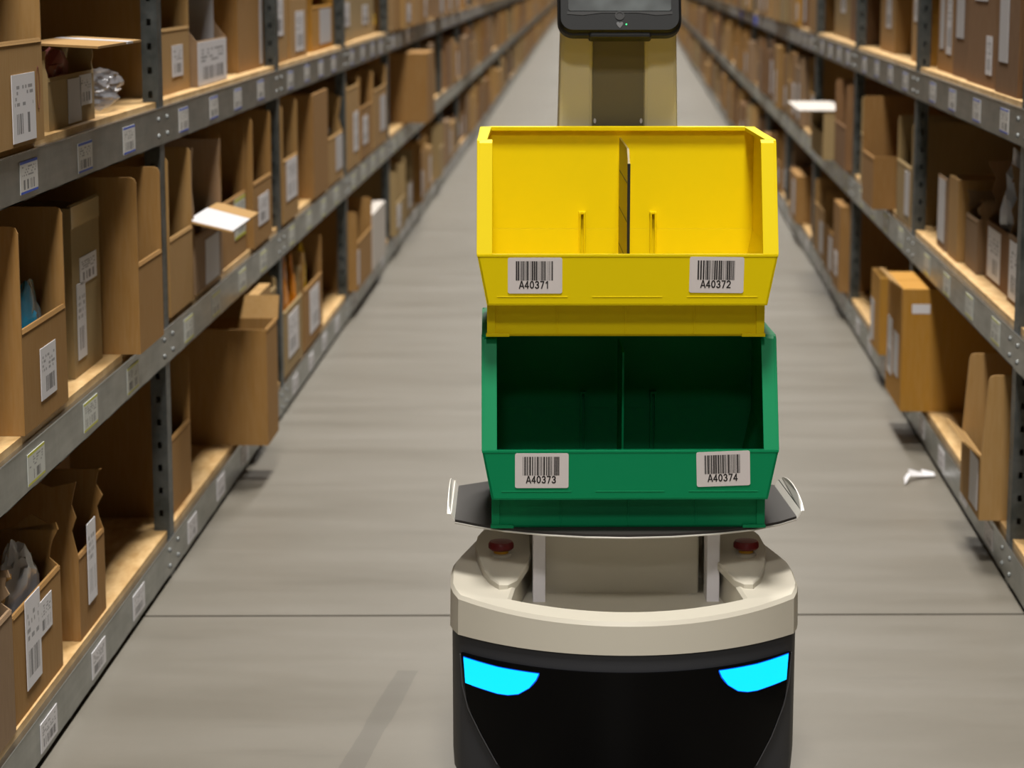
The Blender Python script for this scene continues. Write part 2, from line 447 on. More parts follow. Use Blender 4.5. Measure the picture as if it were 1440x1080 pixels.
def bag(name, loc, size, material, label, cat='bag', group=None, seed=0, amp=.28, sub=4, rz=0, tilt=0, freq=3.2, parent=None, shear=0):
    b = bmesh.new(); bmesh.ops.create_icosphere(b, subdivisions=sub, radius=1.)
    off = Vector((seed*3.1, seed*1.7, seed*.9))
    for v in b.verts:
        p = v.co.normalized()
        d = 1 + amp*(noise.noise(p*freq*.5+off)*1.2) + amp*.55*(abs(noise.noise(p*freq+off*2))*2-.6) + amp*.3*(abs(noise.noise(p*freq*2.3+off))*2-.5)
        v.co = Vector((p.x*size[0]*d, p.y*size[1]*d, p.z*size[2]*d))
    zmin = min(v.co.z for v in b.verts); cutz = zmin + .18*size[2]
    for v in b.verts:
        if v.co.z < cutz: v.co.z = cutz
        v.co.z -= cutz
    top = max(v.co.z for v in b.verts)
    for v in b.verts: v.co.z += shear*v.co.y*(v.co.z/top)
    me = bpy.data.meshes.new(name); b.to_mesh(me); b.free(); me.materials.append(material)
    if sub >= 4: me.shade_smooth(); me.set_sharp_from_angle(angle=math.radians(24))
    o = link(name, me, parent, loc); o.rotation_euler = (0, tilt, rz)
    if parent is None: tag(o, label, cat, group)
    return o

LB, LS, LY = M_label, M_sheet, M_label_yellow
LT, RT_ = "left rack's top shelf", "right rack's top shelf"
# ---- left, top shelf
carton('left', 'top', 3.52, 3.83, -.010, .38, .162, .33, mat_i=0, labels=[(.30, .80, .006, .112, LB)], label="tan open-front box with long white label, nearest on the left rack's top shelf", seed=1)
m = MB(); q0 = ALL_ROOTS[-1]
ring_ = [(.022*math.cos(a)*.5, .035*math.sin(a)) for a in [2*PI*i/20 for i in range(20)]]
for (ya, za), (yb_, zb) in zip(ring_, ring_[1:]+ring_[:1]): m.prism([(.0003, .118+ya, .085+za), (.0003, .118+yb_, .085+zb), (.0003, .118+yb_*.86, .085+zb*.93), (.0003, .118+ya*.86, .085+za*.93)], (.0004, 0, 0))
m.build('pen_mark', mat('red_brown_ink', srgb(120, 62, 40), .7), q0)
carton('left', 'top', 3.99, 4.37, .020, .36, .088, .145, mat_i=2, torn=.012, seed=2, labels=[(.40, .68, .004, .082, LS), (.66, .93, .030, .085, LB)],
       flaps=[(.04, .152, -.04, 1.04, .13, -3, MC[0]), (.04, .1525, .62, .8, .132, -3, M_sheet)], label="taped box with its lid flap sticking out over the aisle, left rack's top shelf")
carton('left', 'top', 5.10, 5.51, .034, .38, .143, .34, mat_i=0, labels=[(.42, .76, .035, .105, LB)], label="tan open-front box just past the first upright, left rack's top shelf", seed=3)
carton('left', 'top', 5.53, 5.98, .02, .36, .105, .30, cut=.14, mat_i=4, labels=[(.01, .99, .002, .104, LB)], sheet=[('far', .03, .34, .05, .28, LS)], label="box with white printed front panel, left rack's top shelf between first two uprights", seed=4)
carton('left', 'top', 6.28, 6.74, .035, .4, .3, .30, 'closed', mat_i=1, labels=[(.90, 1.0, .01, .25, LS)], label="tall plain brown box in front of second upright, left rack's top shelf", seed=5)
carton('left', 'top', 6.86, 7.2, .02, .35, .24, .24, 'closed', mat_i=0, labels=[(.2, .7, .08, .2, LB)], label="box with upright white label just past second upright, left rack's top shelf", seed=6)
carton('left', 'top', 7.26, 7.7, .02, .38, .178, .182, 'closed', mat_i=0, labels=[(.30, .8, .02, .145, LB)], label="squat tan box with tall white label beyond second upright, left rack's top shelf", seed=7)
carton('left', 'top', 7.92, 8.56, .03, .36, .15, .30, mat_i=5, labels=[(.35, .9, .02, .14, LS)], label="amber open box with white sheet before third upright, left rack's top shelf", seed=8)
carton('left', 'top', 8.74, 9.3, .03, .36, .20, .2, 'closed', mat_i=2, labels=[(.4, .75, .06, .15, LB)], label="beige box just past third upright, left rack's top shelf", seed=9)
carton('left', 'top', 9.36, 10.3, .04, .38, .165, .17, 'closed', mat_i=2, labels=[(.45, .7, .05, .13, LB)], label="wide beige box with small label beyond third upright, left rack's top shelf", seed=10)
# ---- left, middle shelf
carton('left', 'middle', 3.66, 3.985, .0, .42, .168, .338, mat_i=1, labels=[(.37, .72, .035, .122, LB)], label="brown open box holding a blue bag, nearest on the left rack's middle shelf", seed=11)
carton('left', 'middle', 4.19, 4.44, .034, .38, .315, .328, mat_i=2, torn=.006, labels=[(.12, .42, .03, .17, LB), (.25, .85, .165, .215, LB), (.0, 1.0, .275, .3145, M_tape)], label="tall beige box with taped top and white strip, left rack's middle shelf", seed=12)
carton('left', 'middle', 4.475, 4.735, -.032, .4, .175, .345, mat_i=1, label="plain brown open box hiding the first upright, left rack's middle shelf", seed=13)
carton('left', 'middle', 4.972, 5.27, -.004, .4, .166, .345, mat_i=0, label="plain tan open box just past the first upright, left rack's middle shelf", seed=14)
carton('left', 'middle', 5.33, 5.74, .002, .38, .13, .345, mat_i=4, torn=.008, labels=[(.35, .85, .004, .11, LS)], flaps=[(.01, .175, -.1, 1.0, .105, -14, MC[0]), (.01, .1765, -.08, .62, .106, -14, M_sheet)], label="grey-brown box with white flap folded out, left rack's middle shelf", seed=15)
carton('left', 'middle', 5.78, 6.2, .01, .38, .16, .345, mat_i=1, labels=[(.5, .95, .05, .155, LY)], label="brown open box behind the white flap, left rack's middle shelf", seed=16)
carton('left', 'middle', 6.24, 6.61, -.004, .38, .172, .35, mat_i=1, labels=[(.25, .8, .05, .13, LB)], label="brown open box with square label before second upright, left rack's middle shelf", seed=17)
carton('left', 'middle', 6.845, 7.2, -.006, .38, .184, .35, mat_i=0, labels=[(.2, .9, .06, .18, LB)], label="tan open box with large label past second upright, left rack's middle shelf", seed=18)
carton('left', 'middle', 7.62, 8.05, -.005, .45, .335, .335, 'closed', mat_i=1, label="large plain brown box before third upright, left rack's middle shelf", seed=19)
carton('left', 'middle', 8.1, 8.58, 0, .38, .16, .33, mat_i=0, torn=.03, labels=[(.5, .95, .03, .15, LS)], label="torn open box before third upright, left rack's middle shelf", seed=20)
carton('left', 'middle', 8.74, 9.2, 0, .38, .3, .33, mat_i=0, labels=[(.5, .9, .05, .2, LB)], label="tall tan box just past third upright, left rack's middle shelf", seed=21)
carton('left', 'middle', 9.24, 9.75, 0, .38, .2, .33, mat_i=1, labels=[(.2, .6, .05, .16, LB)], label="second box past third upright, brown and open, left rack's middle shelf", seed=22)
carton('left', 'middle', 9.8, 10.45, 0, .38, .24, .33, mat_i=0, labels=[(.5, .9, .05, .2, LS)], label="third box past third upright, labelled, left rack's middle shelf", seed=23)
carton('left', 'middle', 11.5, 12.0, -.11, .45, .335, .335, 'closed', mat_i=1, label="big plain brown box jutting into the aisle, left rack's middle shelf", seed=24)
# ---- left, bottom shelf
carton('left', 'bottom', 3.26, 3.555, .004, .4, .2, .30, mat_i=4, torn=.03, label="torn box cut off by the left picture edge, left rack's bottom shelf", seed=25)
carton('left', 'bottom', 3.575, 3.92, .01, .4, .178, .272, mat_i=1, torn=.03, labels=[(.22, .52, .035, .185, LB), (.53, .78, .095, .155, LB)], label="torn brown box holding a clear bag, left rack's bottom shelf", seed=26)
carton('left', 'bottom', 4.06, 4.29, .01, .4, .155, .31, mat_i=1, torn=.02, labels=[(.3, .62, .05, .2, LB)], label="torn open box with tall label behind the clear bag, left rack's bottom shelf", seed=27)
carton('left', 'bottom', 4.52, 4.86, .20, .38, .29, .29, 'closed', mat_i=3, label="dark box pushed back behind the first upright, left rack's bottom shelf", seed=28)
carton('left', 'bottom', 5.03, 5.31, .018, .4, .171, .322, mat_i=1, label="plain brown open box just past the first upright, left rack's bottom shelf", seed=29)
carton('left', 'bottom', 5.84, 6.05, -.088, .5, .297, .299, mat_i=1, label="big brown box overhanging the aisle with open top, left rack's bottom shelf", seed=30)
m = MB(); plank(m, (.003, .098, .297), (-.30, .098, .297), (-.30, .128, .356), (.003, .128, .356), .004); m.build('flap', MC[0], ALL_ROOTS[-1])
carton('left', 'bottom', 6.115, 6.36, -.03, .45, .345, .345, 'closed', mat_i=0, labels=[(.72, .98, .02, .2, LS)], label="tall box touching the shelf above, behind the overhanging box, left bottom shelf", seed=31)
carton('left', 'bottom', 6.38, 6.66, -.005, .4, .30, .33, mat_i=2, labels=[(.1, .5, .02, .24, LS), (.6, .9, .1, .25, LB)], label="beige box with two white strips before second upright, left bottom shelf", seed=32)
carton('left', 'bottom', 6.86, 7.3, .0, .4, .19, .3, mat_i=2, torn=.02, labels=[(.2, .75, .04, .17, LB)], label="open labelled box with orange strap past second upright, left bottom shelf", seed=33)
carton('left', 'bottom', 7.34, 7.85, .0, .4, .19, .32, mat_i=1, labels=[(.3, .8, .03, .17, LB)], label="second box past second upright, labelled, left rack's bottom shelf", seed=34)
carton('left', 'bottom', 8.76, 9.36, -.03, .42, .18, .30, mat_i=1, labels=[(.0, .12, .02, .15, LS)], label="brown open box past third upright, left rack's bottom shelf", seed=35)
carton('left', 'bottom', 9.4, 10.0, -.03, .42, .20, .22, 'closed', mat_=M_white_card, label="white wrapped box past third upright, left rack's bottom shelf", seed=36)
# ---- right, top shelf
carton('right', 'top', 4.55, 4.9, .012, .4, .33, .33, 'closed', mat_i=1, labels=[(.3, .8, .1, .3, LB)], label="brown box at the right picture edge, right rack's top shelf", seed=40)
carton('right', 'top', 5.12, 5.44, .014, .4, .34, .34, 'closed', mat_i=3, labels=[(.45, .85, .07, .34, LS)], label="box with long vertical white strip past first upright, right rack's top shelf", seed=41)
carton('right', 'top', 5.5, 5.96, .022, .4, .35, .35, 'closed', mat_i=3, labels=[(.1, .3, .03, .12, LB), (.3, .75, .2, .34, LB)], label="second box past first upright, two labels, right rack's top shelf", seed=42)
carton('right', 'top', 6.0, 6.28, .03, .4, .33, .33, 'closed', mat_i=3, labels=[(.3, .8, .1, .28, LS)], label="third box past first upright, white sheet, right rack's top shelf", seed=43)
carton('right', 'top', 6.3, 6.64, .035, .4, .34, .34, 'closed', mat_i=1, labels=[(.15, .45, .05, .22, LB), (.6, .85, .06, .32, LS)], label="brown box with two white strips before second upright, right rack's top shelf", seed=44)
carton('right', 'top', 6.86, 7.02, .04, .4, .32, .32, 'closed', mat_i=5, label="narrow amber box just past second upright, right rack's top shelf", seed=45)
carton('right', 'top', 7.04, 7.3, .04, .4, .3, .3, 'closed', mat_i=0, labels=[(.3, .8, .12, .26, LB)], label="narrow tan box with label past second upright, right rack's top shelf", seed=46)
carton('right', 'top', 7.85, 8.32, .05, .4, .27, .27, 'closed', mat_i=0, labels=[(.25, .6, .08, .19, LB)], label="tan box between dark gaps before third upright, right rack's top shelf", seed=47)
carton('right', 'top', 8.74, 9.36, .04, .4, .33, .33, 'closed', mat_i=3, labels=[(.25, .5, .06, .2, LB)], label="brown labelled box past third upright, right rack's top shelf", seed=48)
carton('right', 'top', 9.45, 10.2, .05, .4, .33, .33, 'closed', mat_i=2, labels=[(.3, .6, .1, .25, LB)], label="beige box, second past third upright, right rack's top shelf", seed=49)
# ---- right, middle shelf
carton('right', 'middle', 4.7, 4.92, .04, .4, .16, .3, mat_i=3, labels=[(.2, .9, .02, .15, LB)], label="open box cut by the right picture edge, right rack's middle shelf", seed=50)
carton('right', 'middle', 5.06, 5.33, .04, .4, .15, .32, mat_i=4, torn=.03, labels=[(.3, .9, .0105, .14, LB)], label="torn labelled box just past first upright, right rack's middle shelf", seed=51)
carton('right', 'middle', 5.37, 5.73, .05, .4, .14, .3, mat_i=3, torn=.04, labels=[(.35, .9, .01, .13, LB)], label="torn brown box under the silver bag, right rack's middle shelf", seed=52)
carton('right', 'middle', 5.77, 5.98, .035, .3, .13, .2, mat_i=4, torn=.02, label="small crumpled open box left of the silver bag, right rack's middle shelf", seed=53)
carton('right', 'middle', 6.02, 6.2, .02, .3, .20, .205, 'closed', mat_i=0, label="small tan upright box, right rack's middle shelf before second upright", seed=54)
carton('right', 'middle', 6.24, 6.42, .02, .3, .19, .21, mat_i=4, torn=.02, labels=[(.15, .9, .02, .185, LS)], label="small box with white front strip, right rack's middle shelf before second upright", seed=55)
carton('right', 'middle', 5.8, 6.6, .38, .16, .3, .3, 'closed', mat_i=3, label="dark box at the back behind small boxes, right rack's middle shelf", seed=56)
carton('right', 'middle', 6.9, 7.28, .004, .4, .165, .3, mat_i=2, labels=[(.1, .4, .02, .15, LS)], label="beige open box just past second upright, right rack's middle shelf", seed=57)
carton('right', 'middle', 7.36, 7.72, -.06, .3, .16, .335, hn=.165, mat_i=1, rz=0, label="brown open box jutting past the beam, right rack's middle shelf", seed=58)
carton('right', 'middle', 7.95, 8.4, .0, .4, .17, .3, mat_i=2, labels=[(.2, .5, .02, .16, LS)], label="open box with white strip before third upright, right rack's middle shelf", seed=59)
carton('right', 'middle', 8.78, 9.25, -.02, .4, .16, .32, mat_i=3, label="dark open box past third upright, right rack's middle shelf", seed=60)
carton('right', 'middle', 9.3, 9.95, -.06, .4, .10, .19, mat_i=2, flaps=[(.30, .192, -.02, 1.02, .4, 0, M_white_card)], label="open box with pale lid and pink wrap inside, right rack's middle shelf", seed=61)
# ---- right, bottom shelf
carton('right', 'bottom', 5.08, 5.39, -.042, .42, .14, .325, mat_i=0, cut=.012, labels=[(.1, .5, .015, .13, LS)], flaps=[(.0, .14, .02, .98, .05, 40, MC[0])], label="tan open box with tall walls just past first upright, right rack's bottom shelf", seed=62)
carton('right', 'bottom', 6.38, 6.77, -.07, .5, .33, .335, 'closed', mat_i=5, labels=[(.2, .5, .08, .2, LS), (.6, .9, .06, .22, LB)], sheet=[('near', .025, .075, .272, .298, LB)], flaps=[(.0, .335, .1, .9, .035, 35, MC[0])], label="large amber box overhanging the aisle, right rack's bottom shelf", seed=63)
carton('right', 'bottom', 7.34, 7.62, -.03, .4, .24, .24, 'closed', mat_i=5, labels=[(.6, .95, .02, .15, LS)], label="amber box with yellow wrap between second and third uprights, right bottom shelf", seed=64)
carton('right', 'bottom', 7.0, 7.26, .06, .4, .25, .3, mat_i=3, label="dark open box behind large amber box, right rack's bottom shelf", seed=65)
carton('right', 'bottom', 8.8, 9.1, -.03, .4, .31, .32, 'closed', mat_i=1, labels=[(.3, .7, .05, .14, LB)], label="tall brown box just past third upright, right rack's bottom shelf", seed=66)
carton('right', 'bottom', 9.15, 9.65, -.02, .4, .17, .3, mat_i=1, labels=[(.2, .5, .02, .15, LS)], label="second box past third upright, open brown, right rack's bottom shelf", seed=67)
carton('right', 'bottom', 9.7, 10.3, -.01, .4, .2, .3, mat_i=0, labels=[(.2, .5, .02, .15, LS)], label="third box past third upright, open tan, right rack's bottom shelf", seed=68)

# ---- the rest of the run: individuals to about 22 m, then one mass per side
ORD = ['first', 'second', 'third', 'fourth', 'fifth', 'sixth', 'seventh', 'eighth', 'ninth', 'tenth', 'eleventh', 'twelfth']
COLN = ['tan', 'orange-brown', 'beige', 'dark brown', 'grey-brown', 'amber']
START = {('left', 'top'): 10.62, ('left', 'middle'): 12.1, ('left', 'bottom'): 10.62, ('right', 'top'): 10.62, ('right', 'middle'): 10.62, ('right', 'bottom'): 10.62}
rg = random.Random(21)
FAR_T = 21.7
def far_spec(side, lv, t):
    L = rg.uniform(.24, .5); kind = rg.choice(['pick', 'pick', 'closed', 'closed', 'tall'])
    hmax = .335 if lv != 'bottom' else .32
    h = rg.uniform(.2, hmax) if kind == 'closed' else hmax*rg.uniform(.9, 1)
    hf = h if kind == 'closed' else (rg.uniform(.14, .19) if kind == 'pick' else h*.85)
    u = rg.uniform(-.03, .03); mi = rg.choice([0, 0, 1, 1, 2, 3, 4, 0, 5 if rg.random() < .4 else 1])
    return L, ('closed' if kind == 'closed' else 'pick'), hf, h, u, mi
for (side, lv), t in START.items():
    bay_no = None; k = 0; far = MB(); farmats = []
    while t < T0 + (NB1-2)*PITCH - .6:
        L, kind, hf, h, u, mi = far_spec(side, lv, t)
        bay = int((t - T0)//PITCH); nxt = T0 + (bay+1)*PITCH
        if t + L > nxt - .03:
            L2 = nxt - .03 - t
            if L2 < .16: t = nxt + .035; continue
            L = L2
        if t < FAR_T:
            if bay != bay_no: bay_no = bay; k = 0
            else: k += 1
            nu = bay+1; form = 'closed' if kind == 'closed' else 'open'
            lab = "%s %s box, %s past the %s upright, %s rack's %s shelf" % (COLN[mi], form, ORD[k], ORD[nu-1], side, lv); grp = None
            labs = []
            if rg.random() < .75:
                a = rg.uniform(.08, .4); labs = [(a, a+rg.uniform(.3, .5), .03, min(hf-.01, rg.uniform(.11, .22)), rg.choice([LB, LS]))]
            carton(side, lv, t, t+L, u, .4, hf, h, kind, mi, lab, grp, labels=labs if t < 17 else (), seed=int(t*100), simple=(t >= 17))
            if rg.random() < .45 and kind == 'pick':
                bag('plastic_bag', W(side, t+L/2, u+.075, DECK[lv]+.0055), (.045, L*.24, rg.uniform(.10, .14)), rg.choice([M_whitebag, M_cloudy, M_whitebag, M_silver, M_blue]),
                    "crumpled bag in the %s box past the %s upright, %s rack's %s shelf" % (ORD[k], ORD[nu-1], side, lv), 'bag', "bags in far boxes on the %s rack's %s shelf" % (side, lv), seed=int(t*10) % 17, sub=3)
        else:
            b_ = carton_mesh(SIDES[side]['s'], L-.006, .4, hf, h, kind)
            o3 = W(side, t+L/2, u, DECK[lv]+.0005); base = len(far.v); far.v += [(x+o3.x, y+o3.y, z+o3.z) for x, y, z in b_.v]
            far.f += [tuple(i+base for i in f) for f in b_.f]; farmats += [mi]*len(b_.f)
        t += L + (rg.uniform(.0, .03) if rg.random() < .8 else rg.uniform(.1, .3))
    o = far.build('distant_boxes', None)
    for mm in MC: o.data.materials.append(mm)
    o.data.polygons.foreach_set('material_index', farmats)
    tag(o, "mass of tiny blurred cardboard boxes at far end of %s rack's %s shelf" % (side, lv), 'boxes', kind='stuff')

# ---------------------------------------------------------------- bags and loose goods
bag('plastic_bag', W('left', 4.60, .08, DECK['top']+.002), (.055, .14, .042), M_clear, "clear crumpled plastic bag lying beside first upright, left rack's top shelf", seed=3)
bag('plastic_bag', W('left', 4.185, .085, DECK['top']+.0055), (.045, .115, .066), M_pink, "pink wrapped goods inside the flapped box, left rack's top shelf", seed=5)
bag('plastic_bag', W('left', 3.828, .040, DECK['middle']+.0055), (.026, .124, .107), M_blue, "shiny teal blue bag in the nearest box, left rack's middle shelf", seed=8, amp=.2, freq=2.6, shear=.3, sub=4)
bag('plastic_bag', W('left', 3.752, .050, DECK['bottom']+.0055), (.030, .118, .142), M_cloudy, "clear crumpled plastic bag in the torn box, left rack's bottom shelf", seed=11, amp=.2, freq=3)
bag('plastic_bag', W('left', 5.53, .12, DECK['middle']+.0055), (.075, .12, .075), M_black_item, "black wrapped item in the box under the white flap, left middle shelf", seed=2)
bag('plastic_strap', W('left', 7.03, .026, DECK['bottom']+.0055), (.015, .05, .17), M_orange, "orange plastic strap standing in a box past second upright, left bottom shelf", 'strap', seed=6)
bag('plastic_strap', W('left', 7.22, .026, DECK['bottom']+.0055), (.015, .03, .145), M_orange, "shorter orange strap beside the tall one, left rack's bottom shelf", 'strap', seed=9)
bag('plastic_strap', W('left', 7.55, .034, DECK['bottom']+.0055), (.018, .055, .145), M_yel, "yellow plastic wrap in second box past second upright, left bottom shelf", 'wrap', seed=10)
bag('plastic_bag', W('left', 10.41, .08, DECK['top']+.002), (.035, .055, .055), M_yel, "yellow wrapped bundle between boxes beyond third upright, left rack's top shelf", 'bundle', seed=13)
bag('plastic_bag', W('left', 8.35, .10, DECK['middle']+.0055), (.08, .15, .12), M_black_item, "black wrapped item in torn box before third upright, left middle shelf", seed=14)
bag('plastic_bag', W('right', 5.55, .125, DECK['middle']+.0055), (.056, .105, .175), M_silver, "tall silver-grey plastic bag bulging from a torn box, right middle shelf", seed=4, amp=.34)
bag('plastic_bag', W('right', 5.88, .13, DECK['middle']+.0055), (.07, .06, .09), M_whitebag, "small white bag in the crumpled box, right rack's middle shelf", seed=7)
bag('plastic_bag', W('right', 9.62, .1, DECK['middle']+.0055), (.09, .2, .085), M_pink, "pink wrapped goods under the pale lid, right rack's middle shelf", seed=12)
bag('plastic_bag', W('right', 8.15, .12, DECK['middle']+.0055), (.08, .13, .11), M_whitebag, "white bag in the striped box before third upright, right middle shelf", seed=16)
bag('plastic_bag', W('right', 9.4, .1, DECK['bottom']+.0055), (.08, .15, .12), M_silver, "silver-grey bag in an open box past third upright, right bottom shelf", seed=17)
# crumpled shrink tape on top of the tall beige box
# scrap of white film on the floor by the right rack
m = MB(); P = [(.76, 5.92), (.778, 5.97), (.815, 6.005), (.85, 6.02)]
for i in range(3):
    (xa, ya), (xb, yb) = P[i], P[i+1]; za, zb = (.002, .014, .006, .004)[i:i+2]
    m.prism([(xa, ya-.012, za), (xb, yb-.012, zb), (xb, yb+.016, zb+.004), (xa, ya+.016, za+.012)], (0, 0, .0015))
tag(m.build('plastic_scrap', M_paper_scrap), 'curled white scrap lying on the floor against the right rack', 'scrap')

# ---------------------------------------------------------------- mobile robot
RO = Vector((.022, 3.695, 0)); RZ = math.radians(3)
robot = empty('mobile_robot', RO, RZ)
tag(robot, 'delivery robot with dark base, cyan lights, cream rim, tray and tablet mast in the aisle', 'robot')
def yf(x): x = abs(x); return -.271+1.479*x*x+3.5*x**4
def outline(off=0., n_arc=28):
    """plan of the base, counter-clockwise from the front left, inset by off"""
    xm = .262; P = []
    for i in range(n_arc+1):
        x = -xm + 2*xm*i/n_arc; P.append((x, yf(x)))
    P += [(.2705, -.125), (.275, -.10), (.275, -.04), (.272, -.005), (.262, .03), (.218, .165), (.20, .20), (.17, .235), (.09, .262), (0, .268)]
    P += [(-x, y) for x, y in reversed(P[n_arc+1:-1])]
    if off:
        out = []
        n = len(P)
        for i in range(n):
            a, b = Vector(P[i-1]), Vector(P[(i+1) % n]); d = (b-a).normalized(); out.append((P[i][0]-d.y*off, P[i][1]+d.x*off))
        return out
    return P
ring = lambda pts, z: [(x, y, z(x, y) if callable(z) else z) for x, y in pts]
# dark base
m = MB()
m.loft([ring(outline(.03), .035), ring(outline(.006), .05), ring(outline(.004), .08), ring(outline(.0035), .2795)], True, True)
m.build('base_body', M_dark, robot, smooth=True)
for x, y in ((-.2, -.06), (.2, -.06), (-.13, .18), (.13, .18), (0, -.16)):
    wl = MB(); wl.lathe([(.02, -.012), (.034, -.012), (.036, -.008), (.036, .008), (.034, .012), (.02, .012)], 20)
    wm = MB(); wm.v = [(x+p[2], y+p[0], .0365+p[1]) for p in wl.v]; wm.f = wl.f
    wm.build('wheel', M_rubber, robot, smooth=True)
# gloss face panel: columns along the curved front
def interp(tab, x):
    if x <= tab[0][0]: return tab[0][1]
    for (a, va), (b, vb) in zip(tab, tab[1:]):
        if x <= b: return va+(vb-va)*(x-a)/(b-a)
    return tab[-1][1]
def skin_patch(xs, ztop, zbot, off, thick, rows=4):
    """a plate that follows the front of the base"""
    m = MB(); n = len(xs)
    def pt(x, o, z):
        e = .002; dx, dy = 2*e, yf(x+e)-yf(x-e); l = math.hypot(dx, dy)
        return (x + dy/l*o, yf(x) - dx/l*o, z)
    front = []; back = []
    for j in range(rows+1):
        for x in xs:
            zt, zb = ztop(x), zbot(x); z = zb+(zt-zb)*j/rows
            front.append(pt(x, off, z)); back.append(pt(x, off-thick, z))
    vs = front+back; N_ = len(front); fs = []
    for j in range(rows):
        for i in range(n-1):
            a = j*n+i; fs.append((a, a+1, a+n+1, a+n)); fs.append((N_+a, N_+a+n, N_+a+n+1, N_+a+1))
    loop = [i for i in range(n)] + [j*n+n-1 for j in range(1, rows+1)] + [rows*n+i for i in range(n-2, -1, -1)] + [j*n for j in range(rows-1, 0, -1)]
    k = len(loop)
    for i in range(k):
        a, b = loop[i], loop[(i+1) % k]; fs.append((b, a, N_+a, N_+b))
    return m.add(vs, fs)
sidez = [(-.257, .2495), (-.254, .2), (-.245, .165), (-.225, .128), (-.2, .087), (-.17, .055), (-.15, .05), (.15, .05), (.17, .055), (.2, .084), (.225, .124), (.245, .168), (.254, .205), (.257, .2505)]
xs = [-.257+.514*i/60 for i in range(61)]
skin_patch(xs, lambda x: .2525, lambda x: min(.2515, interp(sidez, x)), .0005, .006, 5).build('face_panel', M_black_gloss, robot, smooth=True)
seam = MB()
sx = [p for p in sidez if abs(p[0]) > .16]
for grp in (sx[:5], sx[-5:]):
    for (xa, za), (xb, zb) in zip(grp, grp[1:]):
        def q_(x, z, o): return (x+(o*.5 if x > 0 else -o*.5), yf(x)-o, z)
        d = Vector((xb-xa, zb-za)).normalized()*.0016
        seam.prism([q_(xa, za, .0015), q_(xb, zb, .0015), q_(xb+d.y, zb-d.x, .0015), q_(xa+d.y, za-d.x, .0015)], (0, .004, 0))
seam.build('panel_seam', M_seam, robot)
eyet = [(-.252, .2465), (-.2, .2435), (-.138, .2435)]; eyeb = [(-.252, .2435), (-.2495, .206), (-.222, .2035), (-.2, .2015), (-.184, .2025), (-.168, .207), (-.152, .219), (-.142, .233), (-.138, .2425)]
exs = [-.252, -.2495, -.24, -.23, -.222, -.21, -.2, -.19, -.184, -.176, -.168, -.16, -.152, -.147, -.142, -.138]
M_eye_glow = mat('blue_glow_border', (0, .01, .05, 1), .3, emit=(0, .09, .9, 1), es=.75)  # blue glow around the eye lights, put in as an emissive border
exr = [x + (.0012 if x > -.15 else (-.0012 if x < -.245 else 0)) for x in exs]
skin_patch(exr, lambda x: interp(eyet, x)+.0012, lambda x: interp(eyeb, x-(.0012 if x > -.15 else 0))-.0014, .0012, .004, 3).build('eye_glow', M_eye_glow, robot, smooth=True)
skin_patch([-x-.0005 for x in reversed(exr)], lambda x: interp([(-a-.0005, z+.004) for a, z in reversed(eyet)], x)+.0012, lambda x: interp([(-a-.0005, z+.004) for a, z in reversed(eyeb)], x+(.0012 if x < .15 else 0))-.0014, .0012, .004, 3).build('eye_glow', M_eye_glow, robot, smooth=True)
skin_patch(exs, lambda x: interp(eyet, x), lambda x: interp(eyeb, x), .002, .006, 3).build('eye_light', M_eye, robot, smooth=True)
rev = lambda tab: [(-x-.0005, z+.004) for x, z in reversed(tab)]
skin_patch([-x-.0005 for x in reversed(exs)], lambda x: interp(rev(eyet), x), lambda x: interp(rev(eyeb), x), .002, .006, 3).build('eye_light', M_eye, robot, smooth=True)
# cream rim with the open well
zc = lambda x, y: .325 + (y+.27)*.1
z2 = lambda x, y: .3405 + (y+.24)*.115
OUT = outline()
def inner_pt(x, y):
    """matching point on the edge of the well"""
    if y < -.1:
        k = max(-1, min(1, x/.275)); xi = .185*k
        return (xi, -.243 + 1.6*xi*xi)
    k = min(1., (y+.1)/.2); sx_ = 1 if x > 0 else -1
    f = min(1, abs(x)/.15)
    if y < .15: return (sx_*(.185-.04*k), -.187+.287*k)
    return (.145*max(-1, min(1, x/.2)), .10)
INN = [inner_pt(x, y) for x, y in OUT]
m = MB()
r0 = ring(outline(.0), .28); r1 = [(x, y, zc(x, y)) for x, y in outline(.0008)]
r2 = [(x, y, zc(x, y)+.006) for x, y in outline(.005)]
mid = [((x*.86+xi*.14), (y*.86+yi*.14)) for (x, y), (xi, yi) in zip(outline(.004), INN)]
r3 = [(x, y, z2(x, y)) for x, y in INN]
r3b = [(x*.97, y*.97, z2(x, y)-.004) for x, y in INN]
r4 = [(x*.965, y*.965, .305) for x, y in INN]
m.loft([r0, r1, r2, r3, r3b, r4], True, True)
m.build('top_rim', M_cream, robot, smooth=True, angle=math.radians(28))
g = MB()
for k in range(7): g.box(-.045+k*.013, -.036+k*.013, -.232, -.20, .3052, .307)
g.build('drain_grille', M_black, robot)
